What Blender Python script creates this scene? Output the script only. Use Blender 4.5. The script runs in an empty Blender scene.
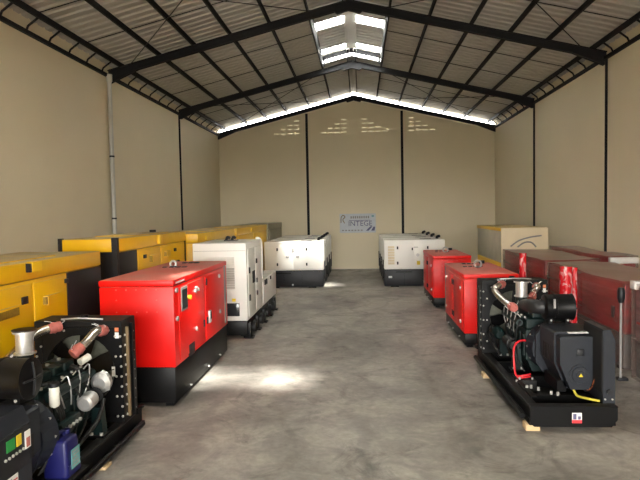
import bpy, bmesh, math, random
from mathutils import Vector, Matrix
random.seed(7)
S = bpy.context.scene
COL = S.collection
PI = math.pi

# ------------------------------------------------------------------ materials
def new_mat(name):
    m = bpy.data.materials.new(name); m.use_nodes = True
    nt = m.node_tree
    return m, nt, nt.nodes['Principled BSDF']

def N(nt, t, **kw):
    n = nt.nodes.new(t)
    for k, v in kw.items():
        if k in n.inputs: n.inputs[k].default_value = v
        else: setattr(n, k, v)
    return n

def paint(name, col, rough=.45, metal=0., var=.12, scale=3., dust=None, dustamt=.6, bump=0., coat=0., spec=.5):
    """painted / metal surface with faint tonal wear and, where asked, dust lying on upward faces"""
    m, nt, b = new_mat(name)
    tc = N(nt, 'ShaderNodeTexCoord')
    nz = N(nt, 'ShaderNodeTexNoise', Scale=scale, Detail=6.)
    nt.links.new(tc.outputs['Object'], nz.inputs['Vector'])
    mx = N(nt, 'ShaderNodeMix', data_type='RGBA')
    mx.inputs[6].default_value = (*[c * (1 - var) for c in col], 1)
    mx.inputs[7].default_value = (*[min(1, c * (1 + var)) for c in col], 1)
    nt.links.new(nz.outputs['Fac'], mx.inputs[0])
    out = mx.outputs[2]
    if dust:
        ge = N(nt, 'ShaderNodeNewGeometry'); sp = N(nt, 'ShaderNodeSeparateXYZ')
        nt.links.new(ge.outputs['Normal'], sp.inputs[0])
        mr = N(nt, 'ShaderNodeMapRange'); mr.inputs[1].default_value = .7; mr.inputs[2].default_value = .98
        nt.links.new(sp.outputs['Z'], mr.inputs[0])
        n2 = N(nt, 'ShaderNodeTexNoise', Scale=2.2, Detail=8.)
        nt.links.new(tc.outputs['Object'], n2.inputs['Vector'])
        r2 = N(nt, 'ShaderNodeMapRange'); r2.inputs[1].default_value = .3; r2.inputs[2].default_value = .7
        r2.inputs[3].default_value = dustamt * .6; r2.inputs[4].default_value = dustamt
        nt.links.new(n2.outputs['Fac'], r2.inputs[0])
        mu = N(nt, 'ShaderNodeMath', operation='MULTIPLY')
        nt.links.new(mr.outputs[0], mu.inputs[0]); nt.links.new(r2.outputs[0], mu.inputs[1])
        dm = N(nt, 'ShaderNodeMix', data_type='RGBA'); dm.inputs[7].default_value = (*dust, 1)
        nt.links.new(mu.outputs[0], dm.inputs[0]); nt.links.new(out, dm.inputs[6]); out = dm.outputs[2]
        rm = N(nt, 'ShaderNodeMapRange'); rm.inputs[3].default_value = rough; rm.inputs[4].default_value = .75
        nt.links.new(mu.outputs[0], rm.inputs[0]); nt.links.new(rm.outputs[0], b.inputs['Roughness'])
    else:
        b.inputs['Roughness'].default_value = rough
    nt.links.new(out, b.inputs['Base Color'])
    b.inputs['Metallic'].default_value = metal
    b.inputs['Coat Weight'].default_value = coat
    b.inputs['Specular IOR Level'].default_value = spec
    if bump:
        bp = N(nt, 'ShaderNodeBump', Strength=bump, Distance=.01)
        n3 = N(nt, 'ShaderNodeTexNoise', Scale=60., Detail=3.)
        nt.links.new(tc.outputs['Object'], n3.inputs['Vector'])
        nt.links.new(n3.outputs['Fac'], bp.inputs['Height']); nt.links.new(bp.outputs[0], b.inputs['Normal'])
    return m

def floor_mat():
    m, nt, b = new_mat('worn_concrete')
    tc = N(nt, 'ShaderNodeTexCoord')
    def noise(s, d=8., rough=.6, dist=0.):
        n = N(nt, 'ShaderNodeTexNoise', Scale=s, Detail=d, Roughness=rough, Distortion=dist)
        nt.links.new(tc.outputs['Object'], n.inputs['Vector']); return n
    a = noise(.55, 9, .62, .6); c = noise(2.3, 8, .65, 1.2); d = noise(14., 6, .6); st = noise(1.1, 10, .7, 1.8)
    r = N(nt, 'ShaderNodeValToRGB')
    r.color_ramp.elements[0].position = .33; r.color_ramp.elements[0].color = (.19, .176, .156, 1)
    r.color_ramp.elements[1].position = .62; r.color_ramp.elements[1].color = (.40, .373, .33, 1)
    nt.links.new(a.outputs['Fac'], r.inputs[0])
    def mult(prev, src, p0, p1, v0, v1):
        rr = N(nt, 'ShaderNodeMapRange'); rr.inputs[1].default_value = p0; rr.inputs[2].default_value = p1
        rr.inputs[3].default_value = v0; rr.inputs[4].default_value = v1
        nt.links.new(src, rr.inputs[0])
        mx = N(nt, 'ShaderNodeMix', data_type='RGBA', blend_type='MULTIPLY'); mx.inputs[0].default_value = 1
        nt.links.new(prev, mx.inputs[6]); nt.links.new(rr.outputs[0], mx.inputs[7]); return mx.outputs[2]
    o = mult(r.outputs[0], c.outputs['Fac'], .35, .7, .68, 1.2)
    o = mult(o, d.outputs['Fac'], .3, .7, .86, 1.1)
    o = mult(o, st.outputs['Fac'], .30, .46, .48, 1.0)
    w = N(nt, 'ShaderNodeTexWave', Scale=.35, Distortion=9., Detail=5.); w.inputs['Detail Scale'].default_value = 1.6
    nt.links.new(tc.outputs['Object'], w.inputs['Vector'])
    o = mult(o, w.outputs['Fac'], 0., .12, .84, 1.0)
    nt.links.new(o, b.inputs['Base Color'])
    rr = N(nt, 'ShaderNodeMapRange'); rr.inputs[1].default_value = .3; rr.inputs[2].default_value = .7
    rr.inputs[3].default_value = .42; rr.inputs[4].default_value = .68
    nt.links.new(c.outputs['Fac'], rr.inputs[0]); nt.links.new(rr.outputs[0], b.inputs['Roughness'])
    bp = N(nt, 'ShaderNodeBump', Strength=.15, Distance=.02)
    nt.links.new(d.outputs['Fac'], bp.inputs['Height']); nt.links.new(bp.outputs[0], b.inputs['Normal'])
    return m

def sheet_mat(name, clear, col=(.9, .92, .92)):
    """translucent roofing sheet: passes daylight, part straight through, part scattered"""
    m, nt, b = new_mat(name)
    nt.nodes.remove(b); out = nt.nodes['Material Output']
    tr = N(nt, 'ShaderNodeBsdfTransparent'); tr.inputs[0].default_value = (*col, 1)
    tl = N(nt, 'ShaderNodeBsdfTranslucent'); tl.inputs[0].default_value = (*col, 1)
    mx = N(nt, 'ShaderNodeMixShader'); mx.inputs[0].default_value = clear
    nt.links.new(tl.outputs[0], mx.inputs[1]); nt.links.new(tr.outputs[0], mx.inputs[2])
    nt.links.new(mx.outputs[0], out.inputs[0])
    return m

def film_mat():
    """stretch film: see-through, with milky streaks and sharp sheen"""
    m, nt, b = new_mat('stretch_film')
    out = nt.nodes['Material Output']
    tc = N(nt, 'ShaderNodeTexCoord'); mp = N(nt, 'ShaderNodeMapping'); mp.inputs['Scale'].default_value = (1.2, .35, 3.5)
    mp.inputs['Rotation'].default_value = (.25, 0, 0)
    nt.links.new(tc.outputs['Object'], mp.inputs[0])
    nz = N(nt, 'ShaderNodeTexNoise', Scale=1.6, Detail=3., Roughness=.5, Distortion=.5)
    nt.links.new(mp.outputs[0], nz.inputs['Vector'])
    rr = N(nt, 'ShaderNodeMapRange'); rr.inputs[1].default_value = .38; rr.inputs[2].default_value = .68
    rr.inputs[3].default_value = .16; rr.inputs[4].default_value = .52
    nt.links.new(nz.outputs['Fac'], rr.inputs[0])
    b.inputs['Base Color'].default_value = (.34, .25, .215, 1); b.inputs['Roughness'].default_value = .28
    tr = N(nt, 'ShaderNodeBsdfTransparent'); mx = N(nt, 'ShaderNodeMixShader')
    ge = N(nt, 'ShaderNodeNewGeometry'); sp = N(nt, 'ShaderNodeSeparateXYZ'); nt.links.new(ge.outputs['Normal'], sp.inputs[0])
    mr = N(nt, 'ShaderNodeMapRange'); mr.inputs[1].default_value = .5; mr.inputs[2].default_value = .95; mr.inputs[4].default_value = .72
    nt.links.new(sp.outputs['Z'], mr.inputs[0])
    mxx = N(nt, 'ShaderNodeMath', operation='MAXIMUM'); nt.links.new(rr.outputs[0], mxx.inputs[0]); nt.links.new(mr.outputs[0], mxx.inputs[1])
    nt.links.new(mxx.outputs[0], mx.inputs[0]); nt.links.new(tr.outputs[0], mx.inputs[1]); nt.links.new(b.outputs[0], mx.inputs[2])
    nt.links.new(mx.outputs[0], out.inputs[0])
    bp = N(nt, 'ShaderNodeBump', Strength=.5, Distance=.03)
    nt.links.new(nz.outputs['Fac'], bp.inputs['Height']); nt.links.new(bp.outputs[0], b.inputs['Normal'])
    return m

def stripes_mat():
    """red and white film wound in bands"""
    m, nt, b = new_mat('red_white_film')
    tc = N(nt, 'ShaderNodeTexCoord'); mp = N(nt, 'ShaderNodeMapping'); mp.inputs['Scale'].default_value = (9, 9, 5)
    mp.inputs['Rotation'].default_value = (.5, .4, 0)
    nt.links.new(tc.outputs['Object'], mp.inputs[0])
    nz = N(nt, 'ShaderNodeTexNoise', Scale=1., Detail=4., Distortion=1.)
    nt.links.new(mp.outputs[0], nz.inputs['Vector'])
    r = N(nt, 'ShaderNodeValToRGB'); r.color_ramp.elements[0].position = .50; r.color_ramp.elements[0].color = (.62, .012, .02, 1)
    r.color_ramp.elements[1].position = .62; r.color_ramp.elements[1].color = (.75, .45, .45, 1)
    nt.links.new(nz.outputs['Fac'], r.inputs[0]); nt.links.new(r.outputs[0], b.inputs['Base Color'])
    b.inputs['Roughness'].default_value = .25
    return m

M = {}
M['floor'] = floor_mat()
M['wall'] = paint('cream_plaster', (.72, .645, .475), .85, var=.05, scale=.7, bump=.08)
M['steel'] = paint('dark_grey_steel', (.012, .012, .014), .75, var=.2, spec=.25)
M['roof'] = paint('galvanised_roof_sheet', (.44, .43, .40), .45, metal=.3, var=.08, scale=1.2)
M['zinc'] = paint('bright_zinc', (.62, .62, .62), .35, metal=.6)
M['clear'] = sheet_mat('clear_roof_sheet', .22)
M['flash'] = paint('dark_flashing', (.035, .035, .034), .8, spec=.1)  # even dark tone, set low so the flashing does not render white
M['milky'] = sheet_mat('milky_roof_sheet', .0, (.8, .85, .85))
M['vent_dim'] = sheet_mat('added_vent_diffuser', 0., (.30, .285, .23))
M['pipe'] = paint('grey_plastic_pipe', (.52, .52, .48), .5)
RD = (.46, .27, .21)
M['red'] = paint('red_gloss_paint', (.80, .006, .004), .38, var=.04, dust=RD, dustamt=.75, spec=.35)
M['yellow'] = paint('yellow_paint', (.76, .43, .002), .38, var=.05, dust=(.42, .36, .25), dustamt=.9)
M['yellow2'] = paint('yellow_lug_paint', (.85, .52, .004), .4, var=.04)
M['white'] = paint('white_paint', (.84, .83, .79), .35, var=.03, dust=(.42, .39, .33), dustamt=.8)
M['black'] = paint('black_paint', (.0045, .0045, .005), .4, var=.25, dust=(.03, .028, .025), dustamt=.5, spec=.18)
M['charcoal'] = paint('charcoal_paint', (.012, .013, .016), .45, var=.25, scale=5, dust=(.06, .055, .05), dustamt=.4, spec=.35)
M['navy'] = paint('blue_grey_paint', (.013, .016, .023), .48, var=.12, spec=.35)
M['brown'] = paint('black_brown_panel', (.012, .0105, .011), .45, var=.1, spec=.3)
M['engine'] = paint('dark_green_engine', (.003, .014, .0135), .42, var=.4, scale=12, spec=.4)
M['rubber'] = paint('black_rubber', (.006, .006, .006), .6)
M['hose'] = paint('charcoal_hose', (.014, .0135, .015), .5)
M['cast'] = paint('cast_aluminium', (.55, .55, .55), .4, metal=.7, var=.2, scale=20)
M['chrome'] = paint('polished_steel', (.75, .72, .68), .18, metal=1.)
M['foil'] = paint('flexible_steel', (.62, .57, .52), .25, metal=.9, var=.25, scale=30)
M['pink'] = paint('pink_wrap', (.45, .13, .11), .5, var=.4, scale=40)
M['bolt'] = paint('zinc_bolt', (.5, .49, .46), .35, metal=.4)
M['brass'] = paint('brass_strip', (.25, .18, .10), .4, metal=.5)
M['ivory'] = paint('ivory_filter', (.72, .72, .66), .4)
M['blue'] = paint('blue_plastic', (.007, .008, .085), .4, var=.1)
M['labelw'] = paint('white_label', (.78, .78, .77), .45)
M['labelr'] = paint('red_label', (.6, .03, .04), .5)
M['labely'] = paint('yellow_label', (.75, .55, .02), .5)
M['labelg'] = paint('grey_label', (.28, .27, .26), .5)
M['ink'] = paint('dark_ink', (.10, .10, .20), .6)
M['teal'] = paint('teal_print', (.12, .35, .36), .5)
M['redcable'] = paint('red_cable', (.65, .02, .03), .4)
M['yellowtube'] = paint('yellow_tube', (.72, .60, .08), .4)
M['copper'] = paint('copper_wire', (.55, .16, .06), .4)
M['wood'] = paint('pale_wood', (.62, .45, .25), .7, var=.2, scale=15)
M['cream'] = paint('cream_panel', (.74, .64, .45), .6, var=.08, scale=2)
M['redrivet'] = paint('worn_rivet', (.8, .10, .08), .4)
M['dullred'] = paint('dull_red_paint', (.30, .008, .012), .4, var=.3, scale=2)
M['pinkgrey'] = paint('faded_pink_sheet', (.26, .105, .12), .45, var=.2, scale=2)
M['greyfilm'] = paint('grey_green_panel', (.075, .082, .078), .45, var=.2, scale=3)
M['foam'] = paint('white_foam', (.68, .65, .63), .6, var=.12, scale=12)
M['film'] = film_mat()
M['stripes'] = stripes_mat()
M['plasticgrey'] = paint('cloudy_sheeting', (.46, .43, .35), .4, var=.25, scale=3)
M['mesh_shade'] = paint('mesh_and_recess_shade', (.22, .13, .008), .6, var=.5, scale=40)  # vent mesh plate, and the painted shade in the scoop mouths
M['beige2'] = paint('grey_white_paint', (.55, .54, .50), .45)
M['beige'] = paint('beige_sheeting', (.30, .27, .20), .45, var=.12, scale=3)
M['banner'] = paint('pale_banner', (.55, .59, .64), .6, var=.14, scale=6)
M['glass'] = paint('dark_window', (.03, .032, .035), .1)
M['core'] = paint('radiator_core', (.12, .125, .095), .6, var=.5, scale=14)
def lcd():
    m, nt, b = new_mat('green_screen')
    b.inputs['Base Color'].default_value = (.01, .14, .03, 1)
    b.inputs['Emission Color'].default_value = (.02, .6, .08, 1); b.inputs['Emission Strength'].default_value = .03
    return m
M['lcd'] = lcd()

# ------------------------------------------------------------------ mesh builder
class MB:
    def __init__(s): s.v = []; s.f = []; s.m = []; s.mats = []
    def _mi(s, mat):
        mat = M[mat] if isinstance(mat, str) else mat
        if mat not in s.mats: s.mats.append(mat)
        return s.mats.index(mat)
    def add(s, vs, fs, mat):
        o = len(s.v); i = s._mi(mat)
        s.v += [tuple(v) for v in vs]
        for f in fs: s.f.append(tuple(o + k for k in f)); s.m.append(i)
        return s
    def box(s, x0, x1, y0, y1, z0, z1, mat):
        vs = [(x, y, z) for z in (z0, z1) for y in (y0, y1) for x in (x0, x1)]
        return s.add(vs, [(0, 2, 3, 1), (4, 5, 7, 6), (0, 1, 5, 4), (2, 6, 7, 3), (0, 4, 6, 2), (1, 3, 7, 5)], mat)
    def cbox(s, x0, x1, y0, y1, z0, z1, mat, b=.01):
        """box with chamfered edges"""
        bm = bmesh.new()
        bmesh.ops.create_cube(bm, size=1)
        for v in bm.verts:
            v.co = Vector(((x0 + x1) / 2 + v.co.x * (x1 - x0), (y0 + y1) / 2 + v.co.y * (y1 - y0), (z0 + z1) / 2 + v.co.z * (z1 - z0)))
        b = min(b, .3 * min(x1 - x0, y1 - y0, z1 - z0))
        bmesh.ops.bevel(bm, geom=bm.edges[:], offset=b, segments=2, affect='EDGES', profile=.5)
        return s.bm(bm, mat)
    def bm(s, bm, mat):
        bm.verts.index_update()
        s.add([v.co for v in bm.verts], [[v.index for v in f.verts] for f in bm.faces], mat); bm.free(); return s
    def prism(s, poly, axis, a, b, mat):
        """poly in the two other axes (x: y,z / y: x,z / z: x,y) extruded from a to b"""
        n = len(poly)
        def P(u, v, w):
            return (w, u, v) if axis == 'x' else (u, w, v) if axis == 'y' else (u, v, w)
        vs = [P(u, v, a) for u, v in poly] + [P(u, v, b) for u, v in poly]
        fs = [tuple(range(n))[::-1], tuple(range(n, 2 * n))] + [(i, (i + 1) % n, n + (i + 1) % n, n + i) for i in range(n)]
        bm = bmesh.new(); bv = [bm.verts.new(v) for v in vs]
        for f in fs: bm.faces.new([bv[i] for i in f])
        bmesh.ops.recalc_face_normals(bm, faces=bm.faces[:])
        return s.bm(bm, mat)
    def cyl(s, p0, p1, r, mat, n=16, r1=None, cap=True):
        return s.lathe(p0, p1, [(0, r), (1, r if r1 is None else r1)], mat, n, cap)
    def lathe(s, p0, p1, prof, mat, n=20, cap=True):
        p0, p1 = Vector(p0), Vector(p1); d = (p1 - p0); L = d.length; d /= L
        a = d.orthogonal().normalized(); b = d.cross(a)
        vs = []; fs = []
        for t, r in prof:
            c = p0 + d * (t * L)
            for k in range(n):
                q = 2 * PI * k / n; vs.append(c + a * (r * math.cos(q)) + b * (r * math.sin(q)))
        for i in range(len(prof) - 1):
            for k in range(n):
                k2 = (k + 1) % n
                fs.append((i * n + k, i * n + k2, (i + 1) * n + k2, (i + 1) * n + k))
        if cap:
            fs.append(tuple(range(n))[::-1]); fs.append(tuple((len(prof) - 1) * n + k for k in range(n)))
        return s.add(vs, fs, mat)
    def tube(s, pts, r, mat, n=10, sub=4):
        P = [Vector(p) for p in pts]
        if sub > 1 and len(P) > 2:                      # Catmull-Rom
            Q = []
            for i in range(len(P) - 1):
                p0 = P[max(i - 1, 0)]; p1 = P[i]; p2 = P[i + 1]; p3 = P[min(i + 2, len(P) - 1)]
                for k in range(sub):
                    t = k / sub
                    Q.append(.5 * ((2 * p1) + (p2 - p0) * t + (2 * p0 - 5 * p1 + 4 * p2 - p3) * t * t + (3 * p1 - p0 - 3 * p2 + p3) * t ** 3))
            P = Q + [P[-1]]
        rr = r if callable(r) else (lambda t: r)
        vs = []; fs = []; a = None
        for i, c in enumerate(P):
            d = (P[min(i + 1, len(P) - 1)] - P[max(i - 1, 0)]).normalized()
            a = d.orthogonal().normalized() if a is None else (a - d * a.dot(d)).normalized()
            b = d.cross(a); q = rr(i / (len(P) - 1))
            for k in range(n):
                w = 2 * PI * k / n; vs.append(c + a * (q * math.cos(w)) + b * (q * math.sin(w)))
        for i in range(len(P) - 1):
            for k in range(n):
                k2 = (k + 1) % n; fs.append((i * n + k, i * n + k2, (i + 1) * n + k2, (i + 1) * n + k))
        fs.append(tuple(range(n))[::-1]); fs.append(tuple((len(P) - 1) * n + k for k in range(n)))
        return s.add(vs, fs, mat)
    def build(s, name, parent=None, smooth=None, loc=None):
        me = bpy.data.meshes.new(name); me.from_pydata(s.v, [], s.f)
        for m in s.mats: me.materials.append(m)
        for p, i in zip(me.polygons, s.m): p.material_index = i
        me.update()
        if smooth is not None:
            for p in me.polygons: p.use_smooth = True
            me.set_sharp_from_angle(angle=math.radians(smooth))
        o = bpy.data.objects.new(name, me); COL.objects.link(o)
        if parent: o.parent = parent
        if loc: o.location = loc
        return o

def tag(o, label, cat, group=None):
    o['label'] = label; o['category'] = cat
    if group: o['group'] = group
    return o
def thing(name, label, cat, loc, group=None):
    o = bpy.data.objects.new(name, None); COL.objects.link(o); o.location = loc; o.empty_display_size = .2
    return tag(o, label, cat, group)
def struct(o): o['kind'] = 'structure'; return o
def copy_tree(o, parent=None):
    c = o.copy(); COL.objects.link(c)
    if parent: c.parent = parent
    for ch in list(o.children): copy_tree(ch, c)
    return c

# ------------------------------------------------------------------ building shell
XL, XR, XA = -5.94, 5.55, -.20
Y0, Y3 = -7.9, 23.72
FR = [-7.6, -2.51, 2.74, 7.99, 13.24, 18.49]
ZP, SL = 7.27, .243                                    # purlin underside at the ridge, slope
def zp(x): return ZP - SL * abs(x - XA)

struct(MB().box(XL - .2, XR + .2, Y0 - .6, Y3 + .2, -.2, 0, 'floor').build('floor'))
struct(MB().box(XL - .2, XL, Y0, Y3 + .18, 0, 6.02, 'wall').build('wall_left'))
struct(MB().box(XR, XR + .2, Y0, Y3 + .18, 0, 6.02, 'wall').build('wall_right'))

def back_wall():
    holes = []
    for xr, sg in ((-2.50, -1), (-.52, -1), (.12, 1), (2.06, 1)):
        for row in range(4):
            z = 6.245 - .172 * row
            for c in range(row + 1):
                a = xr + sg * .285 * c
                holes.append((min(a, a + sg * .20), max(a, a + sg * .20), z - .017, z + .017))
    xs = sorted({XL, XR, XA} | {round(v, 4) for h in holes for v in h[:2]})
    zs = sorted({0., 5., 7.6} | {round(v, 4) for h in holes for v in h[2:]})
    bm = bmesh.new(); vd = {}
    def V(x, z):
        if (x, z) not in vd: vd[(x, z)] = bm.verts.new((x, Y3, z))
        return vd[(x, z)]
    for i in range(len(xs) - 1):
        for j in range(len(zs) - 1):
            cx, cz = (xs[i] + xs[i + 1]) / 2, (zs[j] + zs[j + 1]) / 2
            if any(h[0] < cx < h[1] and h[2] < cz < h[3] for h in holes): continue
            bm.faces.new((V(xs[i], zs[j]), V(xs[i + 1], zs[j]), V(xs[i + 1], zs[j + 1]), V(xs[i], zs[j + 1])))
    for sg in (-1, 1):
        n = Vector((sg * SL, 0, 1))
        bmesh.ops.bisect_plane(bm, geom=bm.verts[:] + bm.edges[:] + bm.faces[:], plane_co=(XA, Y3, ZP - .20), plane_no=n, clear_outer=True)
    r = bmesh.ops.extrude_face_region(bm, geom=bm.faces[:])
    for v in [g for g in r['geom'] if isinstance(g, bmesh.types.BMVert)]: v.co.y += .12
    bmesh.ops.recalc_face_normals(bm, faces=bm.faces[:])
    w = struct(MB().bm(bm, 'wall').build('wall_back'))
    for xa, xb in ((-3.6, -2.47), (-1.62, -.49), (.09, 1.22), (2.03, 3.16)):
        MB().box(xa, xb, Y3 + .122, Y3 + .15, 5.68, 6.30, 'vent_dim').build('added_dim_pane', w)  # added translucent pane, dims the sky behind the vent holes
    return w
back_wall()
# front wall round the wide open gateway the photo was taken from
fw = MB()
fw.box(XL, -4.6, Y0, Y0 + .15, 0, 5.9, 'wall'); fw.box(4.2, XR, Y0, Y0 + .15, 0, 5.9, 'wall')
fw.prism([(-4.6, 4.6), (4.2, 4.6), (4.2, zp(4.2)), (XA, ZP), (-4.6, zp(-4.6))], 'y', Y0, Y0 + .15, 'wall')
struct(fw.build('wall_front'))

# skylight bays: raised sheets over every other bay
SKY = [(-7.52, -2.70), (2.98, 7.80), (13.46, 18.28)]
SX0, SX1 = -1.13, .73
def in_sky(y): return any(a <= y <= b for a, b in SKY)
ZS = .115                                              # sheet above purlin underside
def rib_sheet(mb, xa, xb, y0, y1, zf, mat, pitch=.25, h=.032):
    """trapezoidal ribbed sheet between xa and xb, ribs running down the slope"""
    ys = []; y = y0
    while y < y1 - 1e-6:
        e = min(y + pitch, y1); w = e - y
        ys += [(y, 0), (y + .62 * w, 0), (y + .72 * w, h), (y + .90 * w, h)]
        y = e
    ys.append((y1, 0))
    vs = []; 
    for yy, dz in ys: vs += [(xa, yy, zf(xa) + dz), (xb, yy, zf(xb) + dz)]
    fs = [(2 * i, 2 * i + 1, 2 * i + 3, 2 * i + 2) for i in range(len(ys) - 1)]
    mb.add(vs, fs, mat)
zs = lambda x: zp(x) + ZS
rf = MB()
edges = [Y0 - .3] + [v for ab in SKY for v in ab] + [Y3 + .14]
for k in range(len(edges) - 1):
    a, b = edges[k], edges[k + 1]; sky = (a, b) in SKY
    rib_sheet(rf, XL - .35, SX0 if sky else XA, a, b, zs, 'roof')
    rib_sheet(rf, SX1 if sky else XA, XR + .35, a, b, zs, 'roof')
struct(rf.build('ceiling'))
# ridge cap
struct(MB().box(XA - .16, XA + .16, 7.80, 13.46, zs(XA) - .02, zs(XA) + .05, 'roof').build('trim_1'))

zj = lambda x: zp(x) + ZS + .24
for n, (a, b) in enumerate(SKY, 1):
    w = bpy.data.objects.new('window_%d' % n, None); COL.objects.link(w); struct(w)
    c0, c1 = a + 1.72, a + 2.30                         # clear sheet
    m0, m1 = b - .62, b - .20                           # milky sheet
    for sg, xa, xb in ((-1, SX0 - .2, XA - .14), (1, XA + .14, SX1 + .2)):
        q = MB()
        for y0, y1 in ((a - .25, c0), (c1, m0), (m1, b + .15)): rib_sheet(q, xa, xb, y0, y1, zj, 'roof')
        q.build('metal_sheet', w)
        q = MB(); rib_sheet(q, xa, xb, c0, c1, zj, 'clear', h=.03); q.build('clear_sheet', w)
        q = MB(); rib_sheet(q, xa, xb, m0, m1, zj, 'milky', h=.03); q.build('milky_sheet', w)
        xe = SX0 if sg < 0 else SX1
        MB().box(xe - .012, xe + .012, a, b, zs(xe) - .04, zj(xe), 'flash').build('side_flashing', w)
        q = MB()
        for t in (.07, .16): q.box(XA + sg * t - .012, XA + sg * t + .012, a, b, zj(XA) - .13, zj(XA) - .07, 'roof')
        q.build('ridge_rail', w)
    MB().box(XA - .15, XA + .15, a - .25, b + .15, zj(XA) - .03, zj(XA) + .03, 'roof').build('ridge_cap', w)
    q = MB(); t = .06
    for xa, xb in ((SX0, XA), (XA, SX1)):
        q.prism([(xa, zj(xa) - .17), (xb, zj(xb) - .17), (xb, zj(xb) - .02), (xa, zj(xa) - .02)] if 0 else
                [(xa, zj(xa) - .15), (xb, zj(xb) - .15), (xb, zj(xb) - .02), (xa, zj(xa) - .02)], 'y', b - .05, b, 'steel')
    for xe in (SX0 + .05, SX1 - .05): q.box(xe - .03, xe + .03, b - .05, b, zs(xe) - .1, zj(xe) - .1, 'steel')
    q.build('end_frame', w)
    MB().prism([(SX0, zs(SX0)), (SX1, zs(SX1)), (SX1, zj(SX1)), (XA, zj(XA)), (SX0, zj(SX0))], 'y', a - .03, a - .01, 'zinc').build('end_sheet', w)

# purlins
PX = [-5.65, -4.72, -3.87, -3.0, -2.06, -1.15, -.33, -.07, .75, 1.66, 2.6, 3.47, 4.32, 5.29]
for x in PX:
    for a, b in ([(Y0, Y3 + .12)] if abs(x - XA) > .5 else [(-2.68, 2.95), (7.82, 13.44), (18.30, Y3 + .12)]):
        z = zp(x)
        w = .022 if abs(x - XA) > .5 else .014
        struct(MB().box(x - w, x + w, a, b, z, z + .11, 'steel').build('roof_purlin'))
# rafters with haunches, columns
def rafter(y, depth=.18, drop=0.):
    q = MB()
    for sg, xe in ((-1, XL), (1, XR)):
        xi = XA
        zt = lambda x: zp(x) - drop
        for (y0, y1, d0, d1) in ((y - .06, y + .06, 0, .018), (y - .06, y + .06, depth - .018, depth), (y - .012, y + .012, 0, depth)):
            q.prism([(xe, zt(xe) - d0), (xi, zt(xi) - d0), (xi, zt(xi) - d1), (xe, zt(xe) - d1)], 'y', y0, y1, 'steel')
        xh = xe - sg * .75
        q.prism([(xe, zt(xe) - depth), (xh, zt(xh) - depth), (xe, 5.55)], 'y', y - .055, y + .055, 'steel')
        xr = XA + sg * .32
        q.prism([(XA, zt(XA) - depth), (xr, zt(xr) - depth), (xr - sg * .06, zt(xr) - depth - .05), (XA, zt(XA) - depth - .06)], 'y', y - .055, y + .055, 'steel')
    struct(q.build('steel_rafter'))
for y in FR: rafter(y)
rafter(Y3 - .08, .15, .055)
for y in FR:
    for xe, sg in ((XL, 1), (XR, -1)):
        q = MB(); q.box(min(xe, xe + sg * .055), max(xe, xe + sg * .055), y - .09, y - .07, 0, 5.75, 'steel')
        q.box(min(xe, xe + sg * .05), max(xe, xe + sg * .05), y - .075, y + .06, 0, 5.75, 'wall')
        struct(q.build('steel_column'))
for x in (-2.18, 1.77):
    struct(MB().box(x - .05, x + .05, Y3 - .06, Y3, 0, zp(x) - .26, 'steel').build('steel_column'))
# eave beams and struts
for xe, sg, px in ((XL, 1, -5.65), (XR, -1, 5.29)):
    struct(MB().box(min(xe, xe + sg * .07), max(xe, xe + sg * .07), Y0, Y3, 5.69, 5.76, 'steel').build('eave_beam'))
    y = 3.2
    while y < Y3 - .3:
        struct(MB().tube([(xe + sg * .03, y, 5.74), (xe + sg * .07, y, 5.83), (px, y, zp(px) + .04)], .020, 'steel', n=6, sub=1).build('eave_strut'))
        y += .74
# sag rods between purlins and wind bracing under the sheets
for (ya, yb) in zip([Y0] + FR, FR + [Y3]):
    for t in (1 / 3, 2 / 3):
        y = ya + (yb - ya) * t
        for xa, xb in ((-5.65, -1.15), (.75, 5.29)):
            struct(MB().tube([(xa, y, zp(xa) + .05), (xb, y, zp(xb) + .05)], .009, 'steel', n=6, sub=1).build('sag_rod'))
for (ya, yb) in ((7.99, 13.24), (18.49, Y3)):
    for xs_, xe_ in ((XL + .6, XA - .9), (XR - .6, XA + .9)):
        struct(MB().tube([(xs_, yb - .1, zp(xs_) - .03), (xe_, ya + .1, zp(xe_) - .03)], .010, 'steel', n=6, sub=1).build('brace_rod'))
        struct(MB().tube([(xs_, ya + .1, zp(xs_) - .03), (xe_, yb - .1, zp(xe_) - .03)], .010, 'steel', n=6, sub=1).build('brace_rod'))

# grey downpipe on the left wall
dp = thing('wall_pipe', 'tall grey vertical pipe with two dark joints fixed to the left wall', 'pipe', (XL + .09, 13.24 - .17, 0))
MB().cyl((0, 0, 0), (0, 0, 5.72), .05, 'pipe', 16).build('pipe_tube', dp, 40)
for z in (2.35, 3.82): MB().cyl((0, 0, z - .02), (0, 0, z + .02), .058, 'charcoal', 16).build('pipe_joint', dp, 40)
MB().lathe((0, 0, 5.55), (0, 0, 5.74), [(0, .052), (.2, .07), (1, .07)], 'pipe', 16).build('pipe_head', dp, 40)

# banner on the end wall
bn = thing('wall_banner', 'pale blue-white printed banner hung on the cream end wall', 'banner', (-.11, Y3, 1.52))
MB().box(-.755, .755, -.02, -.004, 0, .80, 'banner').build('banner_sheet', bn)
def lettering(txt, size, x, z, mat, parent, name='lettering', rot=(PI / 2, 0, 0), y=-.024, sx=1.):
    cu = bpy.data.curves.new(name, 'FONT'); cu.body = txt; cu.size = size; cu.extrude = .002; cu.resolution_u = 2
    tmp = bpy.data.objects.new(name, cu); COL.objects.link(tmp)
    dg = bpy.context.evaluated_depsgraph_get(); me = bpy.data.meshes.new_from_object(tmp.evaluated_get(dg))
    bpy.data.objects.remove(tmp)
    me.transform(Matrix.Diagonal((sx, 1, 1, 1)))
    me.materials.clear(); me.materials.append(M[mat])
    o = bpy.data.objects.new(name, me); COL.objects.link(o); o.parent = parent; o.location = (x, y, z); o.rotation_euler = rot
    return o
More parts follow.
